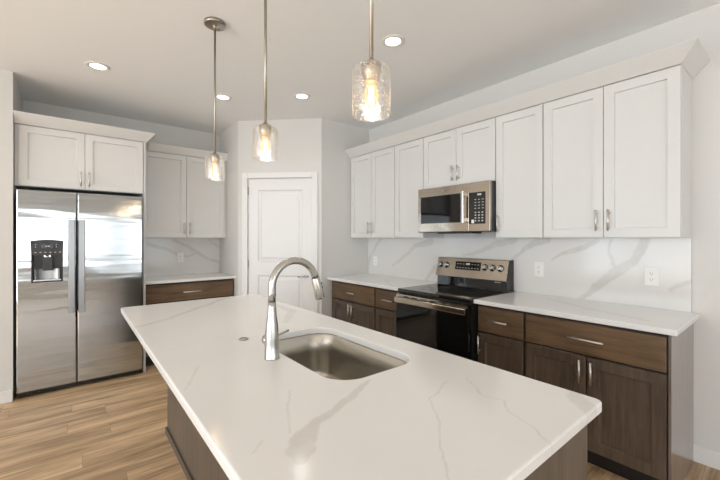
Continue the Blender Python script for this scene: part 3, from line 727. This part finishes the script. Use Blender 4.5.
for r_ in range(4):
    for i in range(3): bt.box(MX - .0003, MX + .0004, MY0 + .054 + i * .034, MY0 + .070 + i * .034, MZ0 + .19 + r_ * .024, MZ0 + .195 + r_ * .024)
bt.box(MX - .0003, MX + .0004, MY0 + .075, MY0 + .112, MZ0 + .298, MZ0 + .312)
objs('key', bt, M['print'], cp, world=True)
obj('sticker', MB().box(MX - .0003, MX + .0004, CPY - .052, CPY - .027, MZ0 + .070, MZ0 + .100), M['plate'], cp, world=True)
obj('badge', MB().cyl((MX + .0025, 2.02, MZ1 - .038), (MX + .0005, 2.02, MZ1 - .038), .013, n=24), M['nickel'], md, world=True)

# ------------------------------------------------------------------ outlets
def outlet(label, loc, rz, w_, rocker=False, two=False):
    t = thing('wall_outlet', label, 'outlet', loc, rz, 'white wall outlets in the backsplashes')
    obj('cover_plate', MB().box(-w_ / 2, w_ / 2, -.006, 0, -.0585, .0585), M['plate'], t, bevel=.002)
    obj('socket', MB().box(-.017, .017, -.0085, -.0062, -.034, .034), M['plate'], t, bevel=.001)
    s_ = MB()
    for z in (-.019, .019):
        s_.box(-.008, -.0055, -.0091, -.0086, z - .001, z + .007).box(.0055, .008, -.0091, -.0086, z - .001, z + .007).cyl((0, -.0086, z - .008), (0, -.0091, z - .008), .0028, n=10)
    objs('socket_slot', s_, M['slot'], t, False)
xb = XR - .0215
outlet('wide white wall outlet at the near right end of the range backsplash', (xb, .619, 1.12), -PI / 2, .076)
outlet('white wall outlet on the backsplash a little right of the range', (xb, 1.345, 1.116), -PI / 2, .076)
outlet('small white wall outlet on the backsplash left of the range', (xb, 3.36, 1.085), -PI / 2, .07)
outlet('white wall outlet on the backsplash beside the refrigerator', (1.058, YB - .0215, 1.125), 0, .072)

# ------------------------------------------------------------------ pendants
def pendant(label, loc):
    t = thing('pendant_light', label, 'pendant light', loc, 0, 'glass pendants hanging over the island')   # base = ceiling plate top at the ceiling
    z0 = loc[2]; b0, b1 = 1.751 - z0, 1.900 - z0
    obj('canopy', MB().lathe([(.066, -.001), (.066, -.017), (.060, -.021), (.020, -.022), (.010, -.028), (.0085, -.045)], (0, 0, 0)), M['rod'], t)
    obj('rod', MB().cyl((0, 0, -.0455), (0, 0, b1 + .022), .0066, n=16), M['rod'], t)
    obj('shade_cap', MB().lathe([(.0068, b1 + .022), (.012, b1 + .021), (.014, b1 + .017), (.027, b1 + .011), (.033, b1 + .005), (.033, b1 + .0012), (.002, b1 + .0012)], (0, 0, 0), cap0=False, cap1=False), M['rod'], t)
    so = obj('socket', MB().lathe([(.0255, b1 + .001), (.0275, b1 - .006), (.0275, b1 - .026), (.0225, b1 - .030), (.0225, b1 - .048)], (0, 0, 0)), M['rod'], t)
    sg = obj('glass_shade', MB().lathe([(.024, b1), (.046, b1 - .001), (.054, b1 - .004), (.058, b1 - .010), (.059, b1 - .018), (.059, b0 + .005), (.0605, b0 + .002), (.0590, b0), (.0565, b0), (.0550, b0 + .002), (.0560, b0 + .005), (.0560, b1 - .018), (.0550, b1 - .011), (.052, b1 - .007), (.045, b1 - .004), (.024, b1 - .003)], (0, 0, 0), n=40, cap0=False, cap1=False), M['seeded'], t)
    bl = obj('bulb', MB().lathe([(.012, b1 - .048), (.014, b1 - .054), (.020, b1 - .068), (.0225, b1 - .085), (.020, b1 - .106), (.012, b1 - .122), (.001, b1 - .128)], (0, 0, 0), cap0=False, cap1=False), M['bulb'], t)
    fl = MB()
    for k_ in range(6):
        a_ = k_ * PI / 3; fl.cyl((.006 * math.cos(a_), .006 * math.sin(a_), b1 - .060), (.007 * math.cos(a_), .007 * math.sin(a_), b1 - .112), .0014, n=6)
    obj('filament', fl, M['filament'], bl)
    l = bpy.data.lights.new('bulb_glow', 'POINT'); l.energy = 2.2; l.color = (1, .72, .44); l.shadow_soft_size = .02
    lo_ = bpy.data.objects.new('bulb_glow', l); COL.objects.link(lo_); lo_.parent = t; lo_.location = (0, 0, b1 - .1)
    return t
pd0 = pendant('glass pendant light hanging nearest the stove side, closest to camera', (.718, .834, ZC))
pd0['label'] = 'largest-looking glass pendant on the right, hanging over the near end of the island'
dup(pd0, (.718, 1.609, ZC), 'middle one of three glass pendants, hanging in front of the pantry door')
dup(pd0, (.718, 2.385, ZC), 'leftmost of three glass pendants, hanging in front of the far left wall cabinet')

# ------------------------------------------------------------------ recessed downlights
def downlight(label, x, y):
    t = thing('recessed_light', label, 'ceiling light', (x, y, ZC), 0, 'recessed lights in the kitchen ceiling')
    obj('trim_ring', MB().lathe([(.082, -.0005), (.082, -.005), (.074, -.0075), (.058, -.0075), (.054, -.002), (.054, -.0005)], (0, 0, 0), (0, 0, 1), 36, False, False), M['trim'], t)
    obj('lens', MB().lathe([(.0535, -.0008), (.0535, -.003)], (0, 0, 0), (0, 0, 1), 36), M['lens'], t)
    l = bpy.data.lights.new('downlight_glow', 'SPOT'); l.energy = 14; l.color = (1, .96, .90); l.spot_size = 2.3; l.spot_blend = .8; l.shadow_soft_size = .055
    lo_ = bpy.data.objects.new('downlight_glow', l); COL.objects.link(lo_); lo_.parent = t; lo_.location = (0, 0, -.012)
    return t
r0 = downlight('recessed ceiling light at far left, in front of the refrigerator', .161, 3.582)
dup(r0, (1.159, 3.594, ZC), 'recessed ceiling light just right of the leftmost pendant rod')
dup(r0, (1.754, 3.082, ZC), 'recessed ceiling light above the pantry door, between two pendant rods')
dup(r0, (1.765, 1.816, ZC), 'nearest recessed ceiling light, just right of the largest pendant rod')
